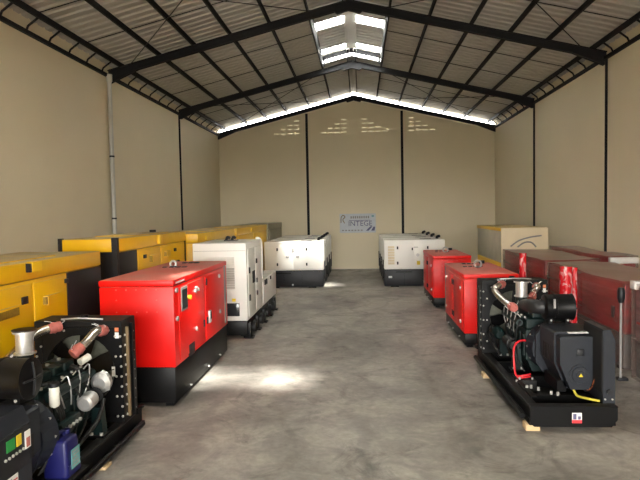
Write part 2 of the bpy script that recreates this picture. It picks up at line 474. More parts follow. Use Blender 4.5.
lettering('INTEGE', .30, -.40, .29, 'ink', bn, sx=1.0)
q = MB()
q.tube([(-.70, -.022, .42), (-.69, -.022, .66), (-.60, -.022, .74), (-.53, -.022, .66), (-.62, -.022, .56), (-.55, -.022, .40)], .018, M['brass'], n=6)
q.box(-.36, .52, -.024, -.02, .51, .53, 'ink')
for k in range(9): q.box(-.30 + k * .09, -.24 + k * .09, -.024, -.02, .60, .70, 'labelg')
for k in range(7): q.box(-.66 + k * .13, -.58 + k * .13, -.024, -.02, .08, .13, 'labelg')
q.build('printed_mark', bn)
q = MB(); q.prism([(.34, .08), (.45, .08), (.62, .26), (.52, .26)], 'y', -.024, -.02, 'ink'); q.build('corner_logo', bn); q = MB(); q.prism([(.55, .08), (.70, .08), (.73, .24), (.66, .25)], 'y', -.024, -.02, 'ink')
q.build('corner_logo', bn); MB().box(.58, .68, -.024, -.02, .66, .72, 'teal').build('corner_dot', bn)

# ------------------------------------------------------------------ canopied generator sets
def lid_eye(parent, x, y, z, mat='cast', r=.045):
    q = MB(); pts = [(x + r * math.cos(t), y, z + r + r * math.sin(t)) for t in [2 * PI * k / 14 for k in range(15)]]
    q.tube(pts, .017, mat, n=8, sub=1); q.cyl((x, y, z), (x, y, z + .015), .05, 'charcoal', 16)
    return q.build('lifting_eye', parent, 40)

def rivets(q, face, c, us, vs, r=.009, mat='redrivet'):
    for u in us:
        for v in vs:
            if face == 'y': q.cyl((u, c, v), (u, c - .006, v), r, mat, 8)
            else: q.cyl((c, u, v), (c + (.006 if face == 'x+' else -.006), u, v), r, mat, 8)

def red_set(label, w, L, H, hb, loc, side, big):
    """red canopy on a black base; side = which long face looks into the aisle"""
    t = thing('canopied_generator', label, 'generator', loc)
    t['group'] = 'red canopied generators'
    sx = w / 2
    q = MB()
    q.cbox(-sx + .015, sx - .015, .015, L - .015, .045, hb, 'black', .012)
    for y in (L * .28, L * .72):                       # fork pockets
        q.box(-sx + .05, sx - .05, y - .16, y + .16, .02, .05, 'black')
    for x in (-sx + .06, sx - .16): q.box(x, x + .10, .05, L - .05, 0, .05, 'black')
    for y in (L * .22, L * .55, L * .8): q.cyl((side * (sx - .015), y, .10), (side * (sx + .012), y, .10), .014, 'bolt', 10)
    q.build('base_frame', t, 30)
    q = MB()
    q.cbox(-sx, sx, 0, L, hb, H - .085, 'red', .014)
    us = [-sx + .22 + k * (w - .44) / 4 for k in range(5)]
    rivets(q, 'y', 0, us, (H - .10 - .02, H - .40)); rivets(q, 'y', 0, (us[0], us[-1]), (H - .25,))
    q.build('canopy_body', t, 30)
    q = MB(); q.cbox(-sx - .006, sx + .006, -.006, L + .006, H - .083, H, 'red', .02); q.build('canopy_lid', t, 30)
    # doors on both long faces
    for sd in (-1, 1):
        for k in range(2):
            y0 = L * (.06 + .44 * k); y1 = y0 + L * .41
            c = sd * sx
            d = MB().cbox(min(c, c + sd * .012), max(c, c + sd * .012), y0, y1, hb + .05, H - .12, 'red', .006).build('door', t, 30)
            ys = y0 + .10 if k == 0 else y1 - .10
            yh = y1 - .04 if k == 0 else y0 + .04
            zl = (hb + .18, H - .26) if not (big and sd == side) else ((.81, ) if k == 0 else (.82, 1.40))
            if big and sd == side: ys = .87 if k == 0 else 2.19
            for z in zl:
                q = MB(); q.cyl((c + sd * .012, ys, z), (c + sd * .030, ys, z), .032, 'cast', 14)
                q.box(min(c + sd * .028, c + sd * .036), max(c + sd * .028, c + sd * .036), ys - .012, ys + .012, z - .03, z + .03, 'chrome')
                q.build('latch', d, 40)
                MB().cyl((c + sd * .018, yh, z - .05), (c + sd * .018, yh, z + .05), .014, 'charcoal', 10).build('hinge', d, 40)
        c = sd * sx
        MB().box(min(c, c + sd * .006), max(c, c + sd * .006), L * .93, L * .965, hb + .05, H - .07, 'labelg').build('name_strip', t)
    c = side * sx
    if big:
        d = [o for o in t.children if o.name.startswith('door')][2 if side > 0 else 0]
        q = MB(); q.cbox(min(c, c + side * .022), max(c, c + side * .022), .24, .50, hb + .66, H - .13, 'labelg', .008)
        q.box(min(c + side * .018, c + side * .026), max(c + side * .018, c + side * .026), .265, .475, hb + .69, H - .16, 'glass')
        q.build('control_window', t, 30)
        for z in (1.46, 1.10):
            q = MB(); q.cyl((c, .085, z), (c + side * .024, .085, z), .032, 'cast', 14); q.build('latch', t, 40)
        q = MB(); q.cyl((c + side * .012, .56, H - .30), (c + side * .05, .56, H - .30), .03, 'labely', 14); q.build('stop_button', t, 40)
        MB().box(min(c, c + side * .005), max(c, c + side * .005), .03, .46, H - .075, H - .012, 'charcoal').build('name_plate', t)
        q = MB()
        for k in range(9): q.box(min(c + side * .005, c + side * .008), max(c + side * .005, c + side * .008), .07 + k * .04, .10 + k * .04, H - .055, H - .035, 'labelw')
        q.build('plate_lettering', t)
        q = MB(); q.cbox(min(c, c + side * .04), max(c, c + side * .04), 1.50, 1.60, .76, .95, 'cast', .01)
        q.box(min(c + side * .036, c + side * .045), max(c + side * .036, c + side * .045), 1.52, 1.58, .82, .93, 'rubber'); q.build('door_handle', t, 30)
        q = MB()
        for (yy, zz) in ((.90, H - .22), (.84, H - .26), (.97, H - .25)): q.cyl((c + side * .012, yy, zz), (c + side * .04, yy, zz), .026, 'cast', 12)
        q.build('fuel_valve', t, 40)
        q = MB(); q.cbox(min(c, c + side * .015), max(c, c + side * .015), .52, .78, hb + .0, hb + .16, 'brown', .01); q.build('cable_outlet', t, 30)
    # lid fittings
    q = MB()
    for x in (-.24, -.14, -.04, .06): q.box(x, x + .07, L * .60 - .035, L * .60 + .035, H, H + .012, 'charcoal')
    for x in (-.16, -.06, .04): q.box(x, x + .07, L * .86 - .05, L * .86 + .05, H, H + .014, 'charcoal')
    q.build('lid_bracket', t)
    lid_eye(t, -.08 if big else 0, L * .60 if big else L * .5, H + .008, r=.045 if big else .065)
    if not big:
        q = MB(); q.cyl((sx * .55, L * .9, H), (sx * .55, L * .9, H + .06), .06, 'charcoal', 16); q.build('exhaust_cap', t, 40)
    return t
red_set('large red canopied generator on the left with a dark control window', .955, 2.76, 1.60, .50, (-2.80, 6.80, 0), 1, True)
red_set('red canopied generator right behind the open black engine on the right', .93, 2.2, 1.285, .245, (2.235, 9.86, 0), -1, False)
red_set('farther red canopied generator in front of the right-hand white row', .92, 2.15, 1.285, .245, (2.225, 13.95, 0), -1, False)

# white sets in two rows across the back
def white_row_set(vents):
    t = thing('canopied_generator', '', 'generator', (0, 0, 0))
    W, D, H, hb = 1.89, .95, 1.49, .56
    q = MB(); q.cbox(0, W, .01, D - .01, .03, hb, 'charcoal', .02)
    for x in (.2, 1.4): q.box(x, x + .25, .03, D - .03, 0, .04, 'black')
    q.box(.36, .36 + .5, -.004, .02, hb - .10, hb - .06, 'black')
    for x in (.62, 1.2): q.box(x - .006, x + .006, .004, .02, .06, hb - .12, 'black')
    q.build('base_frame', t, 30)
    q = MB(); q.cbox(-.004, W + .004, 0, D, hb, H, 'white', .025); q.build('canopy_body', t, 30)
    x0, x1 = (.40, 1.34)
    d1 = MB().cbox(x0, x0 + .52, -.012, .003, hb + .04, H - .10, 'white', .006).build('door', t, 30)
    d2 = MB().cbox(x0 + .54, x1 + .06, -.012, .003, hb + .04, H - .10, 'white', .006).build('door', t, 30)
    for d, x in ((d1, x0 + .02), (d2, x1 + .02)):
        for z in (.76, 1.24):
            q = MB(); q.cbox(x - .024, x + .024, -.03, -.010, z - .045, z + .045, 'charcoal', .008); q.build('latch', d, 30)
    if vents:
        q = MB()
        for k in range(7): q.prism([(-.016, .72 + k * .085), (-.002, .72 + k * .085), (-.002, .785 + k * .085)], 'x', .12, .32, 'cream')
        q.build('vent_grille', t)
        q = MB(); q.cbox(.86, .90, -.03, -.008, 1.16, 1.24, 'charcoal', .008); q.cyl((1.05, -.005, 1.01), (1.05, -.035, 1.01), .05, 'cast', 14); q.build('lock', t, 40)
        MB().box(1.02, 1.12, -.016, -.010, .70, .82, 'labely').build('warning_sticker', t)
        MB().box(.13, .24, .002, .012, .29, .35, 'labelw').build('base_sticker', t)
        MB().box(.92, 1.06, -.016, -.010, 1.245, 1.265, 'labelg').build('name_strip', t)
    else:
        q = MB()
        for x, z in ((.72, 1.0), (.77, 1.0), (1.05, 1.0), (1.10, 1.0), (.93, 1.22), (.93, 1.17), (.93, 1.26)): q.cyl((x, -.008, z), (x, -.03, z), .028, 'labelg', 10)
        q.build('gauge', t, 40)
        q = MB(); q.cyl((.90, .01, .10), (.90, -.01, .10), .03, 'cast', 10); q.build('drain_plug', t, 40)
    for xe in (0, W):                                   # slots on the ends
        sg = 1 if xe else -1
        q = MB()
        q.cbox(min(xe, xe + sg * .03), max(xe, xe + sg * .03), .3, .65, .25, .82, 'charcoal', .01)
        q.build('end_grille', t, 30)
    q = MB(); q.tube([(1.72, .5, H - .01), (1.72, .5, H + .06), (1.80, .45, H + .085)], .045, 'charcoal', n=10); q.build('exhaust_pipe', t, 40)
    q = MB(); q.box(1.15, 1.5, .3, .42, H, H + .012, 'charcoal'); q.build('lid_bracket', t)
    return t
ORD = ['front', 'second', 'third', 'last']
for x0, nm, v in ((.735, 'right', True), (-3.085, 'left', False)):
    base = white_row_set(v)
    for k in range(4):
        o = base if k == 0 else copy_tree(base)
        o.location = (x0, 17.85 + 1.37 * k, 0)
        o['group'] = 'white generators in the %s-hand back row' % nm
        if k == 0: o['label'] = ('front white generator of the right-hand back row, with a louvred vent grille' if v else
                                 'sunlit front white generator of the left-hand back row, dark dials on its door')
        else: o['label'] = '%s white generator from the front in the %s-hand back row, mostly hidden' % (ORD[k], nm) if k < 3 else \
                           'rearmost white generator of the %s-hand back row, nearest the end wall' % nm

# white set with a lower tail, left side
t = thing('canopied_generator', 'white canopied generator with a low rear end behind the big red one', 'generator', (-2.685, 10.55, 0))
q = MB(); q.cbox(-.50, .50, .03, 3.62, .07, .355, 'black', .015)
q.box(-.44, -.34, .1, 3.5, 0, .08, 'black'); q.box(.30, .40, .3, 3.5, 0.0, .08, 'black')
q.build('base_frame', t, 30)
for k in range(5):
    q = MB(); y = .10 + k * .78
    q.cbox(.40, .55, y, y + .12, 0.0, .30, 'black', .01); q.box(.44, .60, y - .03, y + .15, 0, .03, 'black'); q.build('foot', t, 30)
for k in range(4):
    q = MB(); y = .40 + k * .78
    q.cyl((.53, y, .17), (.60, y, .17), .10, 'rubber', 14); q.cbox(.50, .57, y + .15, y + .30, .10, .26, 'charcoal', .01); q.build('base_fitting', t, 40)
q = MB(); q.cbox(-.525, .515, 0, 1.62, .355, 1.85, 'white', .02); q.build('canopy_body', t, 30)
q = MB(); q.cbox(-.525, .515, 1.615, 3.66, .355, .95, 'white', .025); q.build('rear_housing', t, 30)
q = MB()
for k in range(5):
    q.prism([(-.014, 1.16 + k * .045), (0, 1.16 + k * .045), (0, 1.195 + k * .045)], 'x', .12, .28, 'beige2')
    q.prism([(-.014, .98 + k * .045), (0, .98 + k * .045), (0, 1.015 + k * .045)], 'x', -.26, .28, 'beige2')
    q.prism([(-.014, 1.44 + k * .03), (0, 1.44 + k * .03), (0, 1.46 + k * .03)], 'x', -.26, .28, 'white')
q.build('vent_grille', t)
q = MB(); q.cbox(-.02, .36, -.015, .02, .45, .70, 'glass', .01); q.build('cable_opening', t, 30)
MB().box(.22, .29, -.006, 0, .73, .79, 'labely').build('warning_sticker', t)
MB().box(-.50, .49, -.006, .002, 1.70, 1.706, 'labelg').build('lid_seam', t)
d = MB().cbox(.510, .527, .10, .82, .42, 1.72, 'white', .006).build('door', t, 30)
for z in (.72, 1.25):
    MB().cbox(.525, .55, .13, .19, z, z + .12, 'charcoal', .008).build('latch', d, 30)
d2 = MB().cbox(.510, .527, .86, 1.56, .42, 1.72, 'white', .006).build('door', t, 30)
for z in (.72, 1.38, .98):
    MB().cbox(.525, .55, .89, .95, z, z + .10, 'charcoal', .008).build('latch', d2, 30)
MB().cbox(.527, .54, .48, .74, 1.02, 1.26, 'brown', .008).build('control_window', d, 30)
d3 = MB().cbox(.510, .527, 1.70, 3.55, .42, .90, 'white', .006).build('side_panel', t, 30)
for y in (1.85, 2.05, 2.62):
    MB().cbox(.525, .552, y, y + .09, .80 if y < 2.5 else .84, .92, 'charcoal', .008).build('latch', d3, 30)
q = MB(); q.tube([(.508, 1.60, .98), (.515, 1.63, 1.68), (.48, 1.63, 1.84), (.40, 1.63, 1.86)], .035, 'white', n=10); q.build('corner_rail', t, 40)
q = MB()
for x in (-.06, .06): q.tube([(x - .05, 1.0, 1.84), (x - .02, 1.0, 1.92), (x + .04, 1.0, 1.90)], .03, 'charcoal', n=8)
q.box(-.14, .14, .94, 1.06, 1.85, 1.87, 'charcoal'); q.build('exhaust_outlet', t, 40)

# ------------------------------------------------------------------ yellow sets along the left wall
def yellow_set(label, xr, w, y0, y1, H, end=None, front_black=False, beige=False, inner_black=None):
    t = thing('canopied_generator', label, 'generator', (xr - w / 2, y0, 0))
    t['group'] = 'yellow generators along the left wall'
    L = y1 - y0; s = w / 2; B = H - .20; ym = 'beige' if beige else 'yellow'
    q = MB(); q.cbox(-s + .02, s - .02, .02, L - .02, .06, .32, 'black', .015)
    for x in (-s + .1, s - .2): q.box(x, x + .1, .1, L - .1, 0, .07, 'black')
    q.build('base_frame', t, 30)
    q = MB(); q.cbox(-s + .012, s - .012, .012 if not front_black else .05, L - .012, .32, B, ym, .01); q.build('canopy_body', t, 30)
    q = MB(); q.cbox(-s, s, 0, L, B + .006, H, ym, .015)
    if not beige: q.box(-s * .8, s * .7, L * .3, L * .8, H - .005, H + .012, ym)
    q.build('roof_box', t, 30)
    if front_black:
        q = MB()
        q.box(-s, -s + .06, -.012, .05, .32, H + .015, 'brown'); q.box(s - .07, s + .012, -.012, .06, .32, H + .015, 'brown')
        q.box(-s + .06, s - .07, -.006, .05, .32, B + .0, 'brown'); q.box(-s, s, -.014, 0, B - .03, B + .01, 'brown')
        q.build('front_frame', t)
    if end:
        a, b = end
        q = MB(); q.cbox(s - .02, s + .002, a - y0, b - y0, .34, B - .005, 'brown', .006); q.build('air_panel', t, 30)
    if inner_black:
        MB().box(s - .05, s - .005, L - .08, L - .002, .34, H - .01, 'brown').build('end_frame', t)
    return t, s, B
def ybox(t, s, a, b, z0, z1, mat, name, d=.016, ch=.006):
    return MB().cbox(s - .012, s + d - .012, a, b, z0, z1, mat, ch).build(name, t, 30)
def ylouvre(t, s, a, b, z0, z1, holes=False):
    """pressed scoop vent, near end coloured as its shaded recess"""
    q = MB(); w = b - a
    q.prism([(s - .012, a), (s + .05, a + w * .1), (s + .012, b), (s - .012, b)], 'z', z0, z1, 'yellow')
    q.build('vent_scoop', t)
    q = MB(); q.box(s - .012, s + .045, a + .0, a + w * .07, z0 + .008, z1 - .008, 'mesh_shade'); q.build('vent_recess_shade', t)  # solid darker yellow block, paints the shade inside the scoop mouth
    if not holes: return
    q = MB(); q.prism([(s + .049, a + w * .12), (s + .055, a + w * .12), (s + .023, b - w * .12), (s + .017, b - w * .12)], 'z', z0 + .02, z1 - .02, 'mesh_shade')
    q.build('vent_mesh', t)

Y0a = 3.2
t, s, B = yellow_set('nearest yellow canopied generator at the left edge behind the open engine', -3.56, 1.16, Y0a, 7.40, 1.93, end=(6.50, 7.388))
for a, b in ((3.3, 4.5), (4.55, 5.74), (5.79, 6.47)):
    ybox(t, s, a - Y0a, b - Y0a, .38, B - .04, 'yellow', 'door')
q = MB(); q.cbox(s - .01, s + .055, 5.69 - Y0a, 5.88 - Y0a, 1.815, 1.93, 'yellow2', .008); q.box(s, s + .05, 5.66 - Y0a, 5.70 - Y0a, 1.82, 1.915, 'brown'); q.build('lifting_lug', t)
ylouvre(t, s, 5.95 - Y0a, 6.33 - Y0a, 1.42, 1.52); ylouvre(t, s, 5.05 - Y0a, 5.54 - Y0a, 1.38, 1.50, True); ylouvre(t, s, 4.0 - Y0a, 4.4 - Y0a, 1.40, 1.52)
ybox(t, s, 5.55 - Y0a, 5.66 - Y0a, 1.49, 1.57, 'rubber', 'latch', .03); ybox(t, s, 6.42 - Y0a, 6.49 - Y0a, 1.61, 1.66, 'rubber', 'latch', .04)
ybox(t, s, 5.92 - Y0a, 6.0 - Y0a, 1.10, 1.17, 'rubber', 'latch', .03); t.location.y += .08

t, s, B = yellow_set('yellow generator with black-framed end just behind the nearest yellow one', -3.52, .87, 7.9, 11.15, 2.075, end=(7.95, 8.64), front_black=True, inner_black=True)
for a, b in ((8.68, 9.66), (9.70, 11.0)): ybox(t, s, a - 7.9, b - 7.9, .38, B - .03, 'yellow', 'door')
ylouvre(t, s, 9.15 - 7.9, 9.52 - 7.9, 1.62, 1.74); ylouvre(t, s, 9.85 - 7.9, 10.2 - 7.9, 1.66, 1.76)
for a, z in ((8.88, 1.71), (10.38, 1.72), (10.40, 1.48), (10.55, 1.48)): ybox(t, s, a - 7.9, a + .10 - 7.9, z, z + .06, 'rubber', 'latch', .04)
MB().cbox(s - .01, s + .04, 9.55 - 7.9, 9.72 - 7.9, B + .03, 2.06, 'yellow2', .008).build('lifting_lug', t, 30)
MB().cyl((0, 2.6, 2.07), (0, 2.6, 2.13), .06, 'charcoal', 14).build('exhaust_cap', t, 40)

t, s, B = yellow_set('third yellow generator along the left wall, beside the white one', -3.30, 1.1, 11.25, 14.6, 2.02)
for a, b in ((11.4, 12.9), (12.95, 14.5)): ybox(t, s, a - 11.25, b - 11.25, .38, B - .03, 'yellow', 'door')
ybox(t, s, .55, .63, B + .04, B + .12, 'yellow2', 'lifting_lug', .04)
t, s, B = yellow_set('fourth yellow generator along the left wall, behind the white one', -3.28, 1.1, 14.8, 19.6, 2.02)
for a, b in ((15.0, 17.1), (17.15, 19.4)): ybox(t, s, a - 14.8, b - 14.8, .38, B - .03, 'yellow', 'door')
ybox(t, s, 1.9, 2.1, B + .04, B + .14, 'yellow2', 'lifting_lug', .04)
t, s, B = yellow_set('beige sheeted generator at the far end of the left wall', -3.26, 1.1, 19.8, 23.3, 2.02, beige=True)
ybox(t, s, .3, 3.2, .4, B - .03, 'beige', 'door')

# ------------------------------------------------------------------ wrapped sets on the right
def wavy_shell(x0, x1, y0, y1, z0, z1, amp, seed):
    """loose film round a block: a fine box grid pushed about a little"""
    bm = bmesh.new(); bmesh.ops.create_cube(bm, size=1)
    bmesh.ops.subdivide_edges(bm, edges=bm.edges[:], cuts=14, use_grid_fill=True)
    from mathutils import noise
    for v in bm.verts:
        p = Vector((x0 + (v.co.x + .5) * (x1 - x0), y0 + (v.co.y + .5) * (y1 - y0), z0 + (v.co.z + .5) * (z1 - z0)))
        d = noise.noise_vector(p * 1.7 + Vector((seed, 0, 0))) * amp
        if v.co.z < -.49: d.z = 0
        d.x *= .6; d.y *= .6
        v.co = p + d
    bmesh.ops.delete(bm, geom=[f for f in bm.faces if all(v.co.z < z0 + .002 for v in f.verts)], context='FACES')
    return bm
def wrapped_set(label, x0, x1, y0, y1, H, mat, lowmat, amp, seed, foam=None, panel=False):
    t = thing('wrapped_generator', label, 'generator', ((x0 + x1) / 2, (y0 + y1) / 2, 0), 'film wrapped generators by the right wall')
    a, b = (x1 - x0) / 2, (y1 - y0) / 2
    q = MB(); q.cbox(-a + .04, a - .04, -b + .04, b - .04, .05, .55, lowmat, .02)
    for y in (-b + .2, b - .3): q.box(-a + .06, a - .06, y, y + .12, 0, .06, 'black')
    q.build('base_frame', t, 30)
    q = MB(); q.cbox(-a + .03, a - .03, -b + .03, b - .03, .55, H - .03, mat, .03)
    q.box(-a + .02, -a + .05, -b + .1, b - .1, .80, .83, 'labelr'); q.build('canopy_body', t, 30)
    for k in range(2):
        y0_ = -b + .15 + k * (b - .1); q = MB()
        q.cbox(-a + .018, -a + .04, y0_, y0_ + b - .25, .62, H - .15, mat, .008); dd = q.build('door', t, 30)
        MB().cbox(-a + .004, -a + .02, y0_ + .15, y0_ + .25, .75, .92, 'charcoal', .006).build('latch', dd, 30)
    o = MB().bm(wavy_shell(-a, a, -b, b, .03, H, amp, seed), 'film').build('plastic_wrap', t, 60)
    if foam:
        q = MB(); q.cbox(*foam, 'foam', .015); q.build('foam_edging', t, 30)
    return t
wrapped_set('nearest film-wrapped generator at the right edge, pinkish with white foam corner', 3.72, 4.85, 5.3, 8.02, 1.36, 'pinkgrey', 'greyfilm', .02, 3.1, foam=(-.585, .50, 1.22, 1.385, 1.27, 1.385))
wrapped_set('film-wrapped dark red generator behind the grey pole on the right', 3.74, 4.85, 8.32, 11.6, 1.32, 'dullred', 'greyfilm', .035, 9.4)
wrapped_set('film-wrapped dark red generator standing just in front of the cream crate', 3.74, 4.85, 11.8, 15.1, 1.34, 'dullred', 'greyfilm', .04, 21.7)
wrapped_set('film-wrapped generator squeezed against the right wall, white foam along its end', 4.92, 5.46, 11.5, 15.1, 1.42, 'dullred', 'greyfilm', .03, 33.3, foam=(-.28, .27, -1.83, -1.72, 1.28, 1.40))

# cream fronted yellow crate
t = thing('wrapped_generator', 'yellow generator under cloudy sheeting with a cream board on its front', 'generator', (4.33, 15.3, 0))
q = MB(); q.cbox(-.57, .57, .02, 3.2, .05, .95, 'yellow', .02); q.box(-.5, .5, .2, .4, 0, .06, 'black'); q.box(-.5, .5, 2.8, 3.0, 0, .06, 'black'); q.build('base_frame', t, 30)
q = MB(); q.cbox(-.56, .56, .03, 3.2, .95, 1.82, 'plasticgrey', .03); q.build('sheeted_body', t, 30)
q = MB(); q.cbox(-.58, .58, .02, 3.22, 1.80, 1.90, 'yellow', .02); q.build('roof_box', t, 30)
q = MB(); q.cbox(-.60, .62, -.03, .022, .10, 1.895, 'cream', .01); q.build('front_board', t, 30)
q = MB(); q.tube([(-.36, -.03, 1.40), (-.15, -.034, 1.55), (.15, -.034, 1.64), (.44, -.03, 1.68)], .02, 'labelg', n=8)
q.tube([(-.18, -.03, 1.38), (0, -.034, 1.50), (.18, -.034, 1.50), (.30, -.03, 1.38)], .02, 'labelg', n=8); q.build('board_marking', t, 40)

# film wound tubes and the upright pole between the engine and the wrapped row
for i, (x, y, h, r, lab) in enumerate(((3.29, 9.3, 1.46, .098, 'thick upright tube wound in red and white film behind the engine air filter'),
                         (3.46, 9.42, 1.43, .052, 'thin pinkish film-wound tube touching the thick red and white tube'),
                         (3.06, 10.9, 1.56, .065, 'farther upright red film tube seen above the open engine'))):
    q = MB(); pr = [(k / 24, r * (1 + .05 * math.sin(k * 2.1 + i))) for k in range(25)]
    q.lathe((0, 0, 0), (0, 0, h), pr, 'stripes', 18)
    tag(q.build('film_wrapped_tube', None, 60, (x, y, 0)), lab, 'tube', 'film wound tubes')
t = thing('grey_pole', 'grey upright pole with a dark head beside the film-wrapped generators', 'pole', (3.56, 7.98, 0))
MB().cyl((0, 0, .02), (0, 0, 1.12), .017, 'labelg', 12).build('pole_shaft', t, 40)
MB().lathe((0, 0, 1.08), (0, 0, 1.29), [(0, .03), (.3, .05), (.8, .05), (1, .035)], 'charcoal', 16).build('pole_head', t, 40)
MB().cbox(-.05, .09, -.05, .05, 0, .04, 'charcoal', .01).build('pole_foot', t, 30)

# ------------------------------------------------------------------ open generator sets
_bolt = []
def bolts(parent, face, us, vs, c):
    for u in us:
        for v in vs:
            if not _bolt:
                o = MB().lathe((0, 0, 0), (0, 0, .012), [(0, .013), (.5, .013), (1, .008)], 'bolt', 8).build('bolt', parent); _bolt.append(o)
            else:
                o = _bolt[0].copy(); COL.objects.link(o); o.parent = parent
            if face == 'y-': o.location = (u, c, v); o.rotation_euler = (PI / 2, 0, 0)
            else: o.location = (c, u, v); o.rotation_euler = (0, PI / 2 if face == 'x+' else -PI / 2, 0)

def open_set(label, loc, cab, yr):
    t = thing('open_generator', label, 'generator', loc)
    YE = yr + .58
    t['group'] = 'open engine generators'
    # ---- skid
    q = MB()
    for x0 in (0., .80):
        q.cbox(x0, x0 + .10, .04, YE, .07, .10, 'black', .005); q.cbox(x0, x0 + .10, .04, YE, .255, .285, 'black', .005)
        q.box(x0 + .035, x0 + .065, .04, YE, .09, .27, 'black')
    q.tube([(.93, .2, .115), (.93, YE - .14, .115)], .03, 'black', n=10, sub=1)
    q.tube([(-.03, .2, .115), (-.03, YE - .14, .115)], .03, 'black', n=10, sub=1)
    for y in (.5, 1.25, 1.9, 2.45, YE - .08): q.box(.06, .84, y, y + .08, .08, .25, 'black')
    q.box(.06, .84, .05, YE - .04, .085, .105, 'black')
    q.cbox(.74, 1.02, 1.10, 1.48, .283, .292, 'black', .003)
    q.build('skid_frame', t, 30)
    q = MB(); q.prism([(.0, .10), (.04, .07), (.84, .07), (.90, .15), (.90, .29), (0, .29)], 'y', 0, .045, 'black')
    q.prism([(0, .288), (.9, .288), (.9, .296), (0, .296)], 'y', -.01, .10, 'black'); q.build('end_plate', t)
    q = MB(); q.box(.43, .53, -.004, 0, .115, .225, 'labelw'); q.box(.43, .53, -.006, -.004, .115, .15, 'labelr')
    q.box(.44, .475, -.006, -.004, .155, .215, 'ink'); q.box(.49, .52, -.006, -.004, .155, .19, 'ink'); q.build('base_sticker', t)
    # ---- alternator
    q = MB(); cx = .645
    def hexa(w, zt, zb, wb, zc): return [(cx - wb, zb), (cx + wb, zb), (cx + w, zc), (cx + w, zt - .02), (cx + w - .02, zt), (cx - w + .02, zt), (cx - w, zt - .02), (cx - w, zc)]
    q.prism(hexa(.215, .96, .36, .10, .64), 'y', .36, .50, 'navy')
    q.prism(hexa(.235, .985, .335, .11, .63), 'y', .50, 1.0, 'navy')
    q.box(cx - .2, cx - .1, .5, .95, .29, .42, 'black'); q.box(cx + .1, cx + .2, .5, .95, .29, .42, 'black')
    alt = q.build('alternator', t)
    q = MB(); q.lathe((cx, .36, .53), (cx, .335, .53), [(0, .115), (.6, .115), (.61, .095), (1, .09)], 'navy', 28)
    q.lathe((cx, .34, .53), (cx, .328, .53), [(0, .05), (1, .045)], 'navy', 20); q.build('end_cover', alt, 40)
    q = MB(); q.prism([(cx - .022, .515), (cx + .022, .515), (cx, .553)], 'y', .322, .328, 'labely'); q.build('warning_triangle', alt)
    q = MB(); q.cbox(cx - .035, cx + .045, .345, .362, .74, .82, 'charcoal', .006); q.box(cx - .1, cx + .12, .42, .48, .985, .992, 'labelw'); q.build('terminal_plate', alt, 30)
    q = MB()
    for k in range(6): q.box(cx - .24, cx - .232, .56 + k * .06, .60 + k * .06, .62, .80, 'brown')
    q.build('vent_slots', alt); q = MB()
    for k in range(6): q.box(cx + .232, cx + .24, .56 + k * .06, .60 + k * .06, .62, .80, 'brown')
    q.build('vent_slots', alt)
    # bell housing
    q = MB()
    q.prism([(.36, .50), (.44, .38), (.76, .38), (.84, .50), (.84, .84), (.76, .95), (.44, .95), (.36, .84)], 'y', 1.0, 1.05, 'navy')
    q.lathe((.60, 1.05, .66), (.60, 1.22, .66), [(0, .27), (1, .31)], 'navy', 24)
    bh = q.build('bell_housing', t)
    q = MB()
    for k in range(12):
        a = 2 * PI * k / 12; q.cyl((.60 + .29 * math.cos(a), 1.20, .66 + .29 * math.sin(a)), (.60 + .29 * math.cos(a), 1.17, .66 + .29 * math.sin(a)), .014, 'bolt', 8)
    q.build('housing_bolts', bh)
    # ---- engine
    q = MB()
    q.cbox(.30, .72, 1.22, 2.16, .46, .86, 'engine', .02); q.prism([(.34, .46), (.68, .46), (.62, .30), (.40, .30)], 'y', 1.3, 2.1, 'engine')
    for k in range(5): q.cbox(.285, .735, 1.27 + k * .18, 1.37 + k * .18, .50, .80, 'engine', .015)
    eng = q.build('engine_block', t)
    q = MB(); q.cbox(.32, .70, 1.26, 2.10, .86, .99, 'engine', .015)
    for k in range(5):
        for x in (.325, .695): q.cyl((x, 1.34 + k * .17, .99), (x, 1.34 + k * .17, 1.01), .014, 'bolt', 8)
    q.build('cylinder_head', eng)
    q = MB()
    for k in range(4): q.cbox(.40, .62, 1.28 + k * .2, 1.45 + k * .2, .99, 1.08, 'engine', .02); q.cyl((.51, 1.365 + k * .2, 1.08), (.51, 1.365 + k * .2, 1.10), .018, 'bolt', 8)
    q.build('valve_covers', eng)
    for sd, xx in ((-1, .30), (1, .72)):
        q = MB()
        q.cyl((xx + sd * .05, 1.32, .93), (xx + sd * .05, 2.08, .93), .045, 'engine', 12)
        for k in range(4): q.cyl((xx, 1.40 + k * .2, .93), (xx + sd * .05, 1.40 + k * .2, .93), .03, 'engine', 10)
        q.build('manifold', eng, 40)
        q = MB()
        for k in range(4): q.tube([(xx + sd * .02, 1.38 + k * .2, .99), (xx + sd * .07, 1.40 + k * .2, 1.03), (xx + sd * .09, 1.45 + k * .16, .88), (xx + sd * .06, 1.55 + k * .11, .76)], .007, 'cast', n=6)
        q.build('fuel_pipes', eng, 50)
    q = MB(); q.cbox(.73, .84, 1.40, 1.72, .56, .68, 'engine', .02)
    for k in range(5): q.cyl((.83, 1.44 + k * .06, .62), (.86, 1.44 + k * .06, .62), .016, 'bolt', 8)
    q.tube([(.78, 1.70, .62), (.80, 1.82, .62), (.72, 1.95, .70)], .018, 'rubber'); q.build('injection_pump', eng, 30)
    q = MB(); q.lathe((.20, 1.35, .62), (.20, 1.72, .62), [(0, .06), (.3, .06), (.32, .075), (1, .075)], 'charcoal', 16)
    q.cyl((.20, 1.72, .62), (.20, 1.76, .62), .05, 'cast', 12); q.build('starter_motor', eng, 40)
    q = MB(); q.lathe((.15, 1.92, .64), (.15, 2.15, .66), [(0, .05), (.2, .08), (.8, .08), (1, .06)], 'engine', 16); q.build('water_pump', eng, 40)
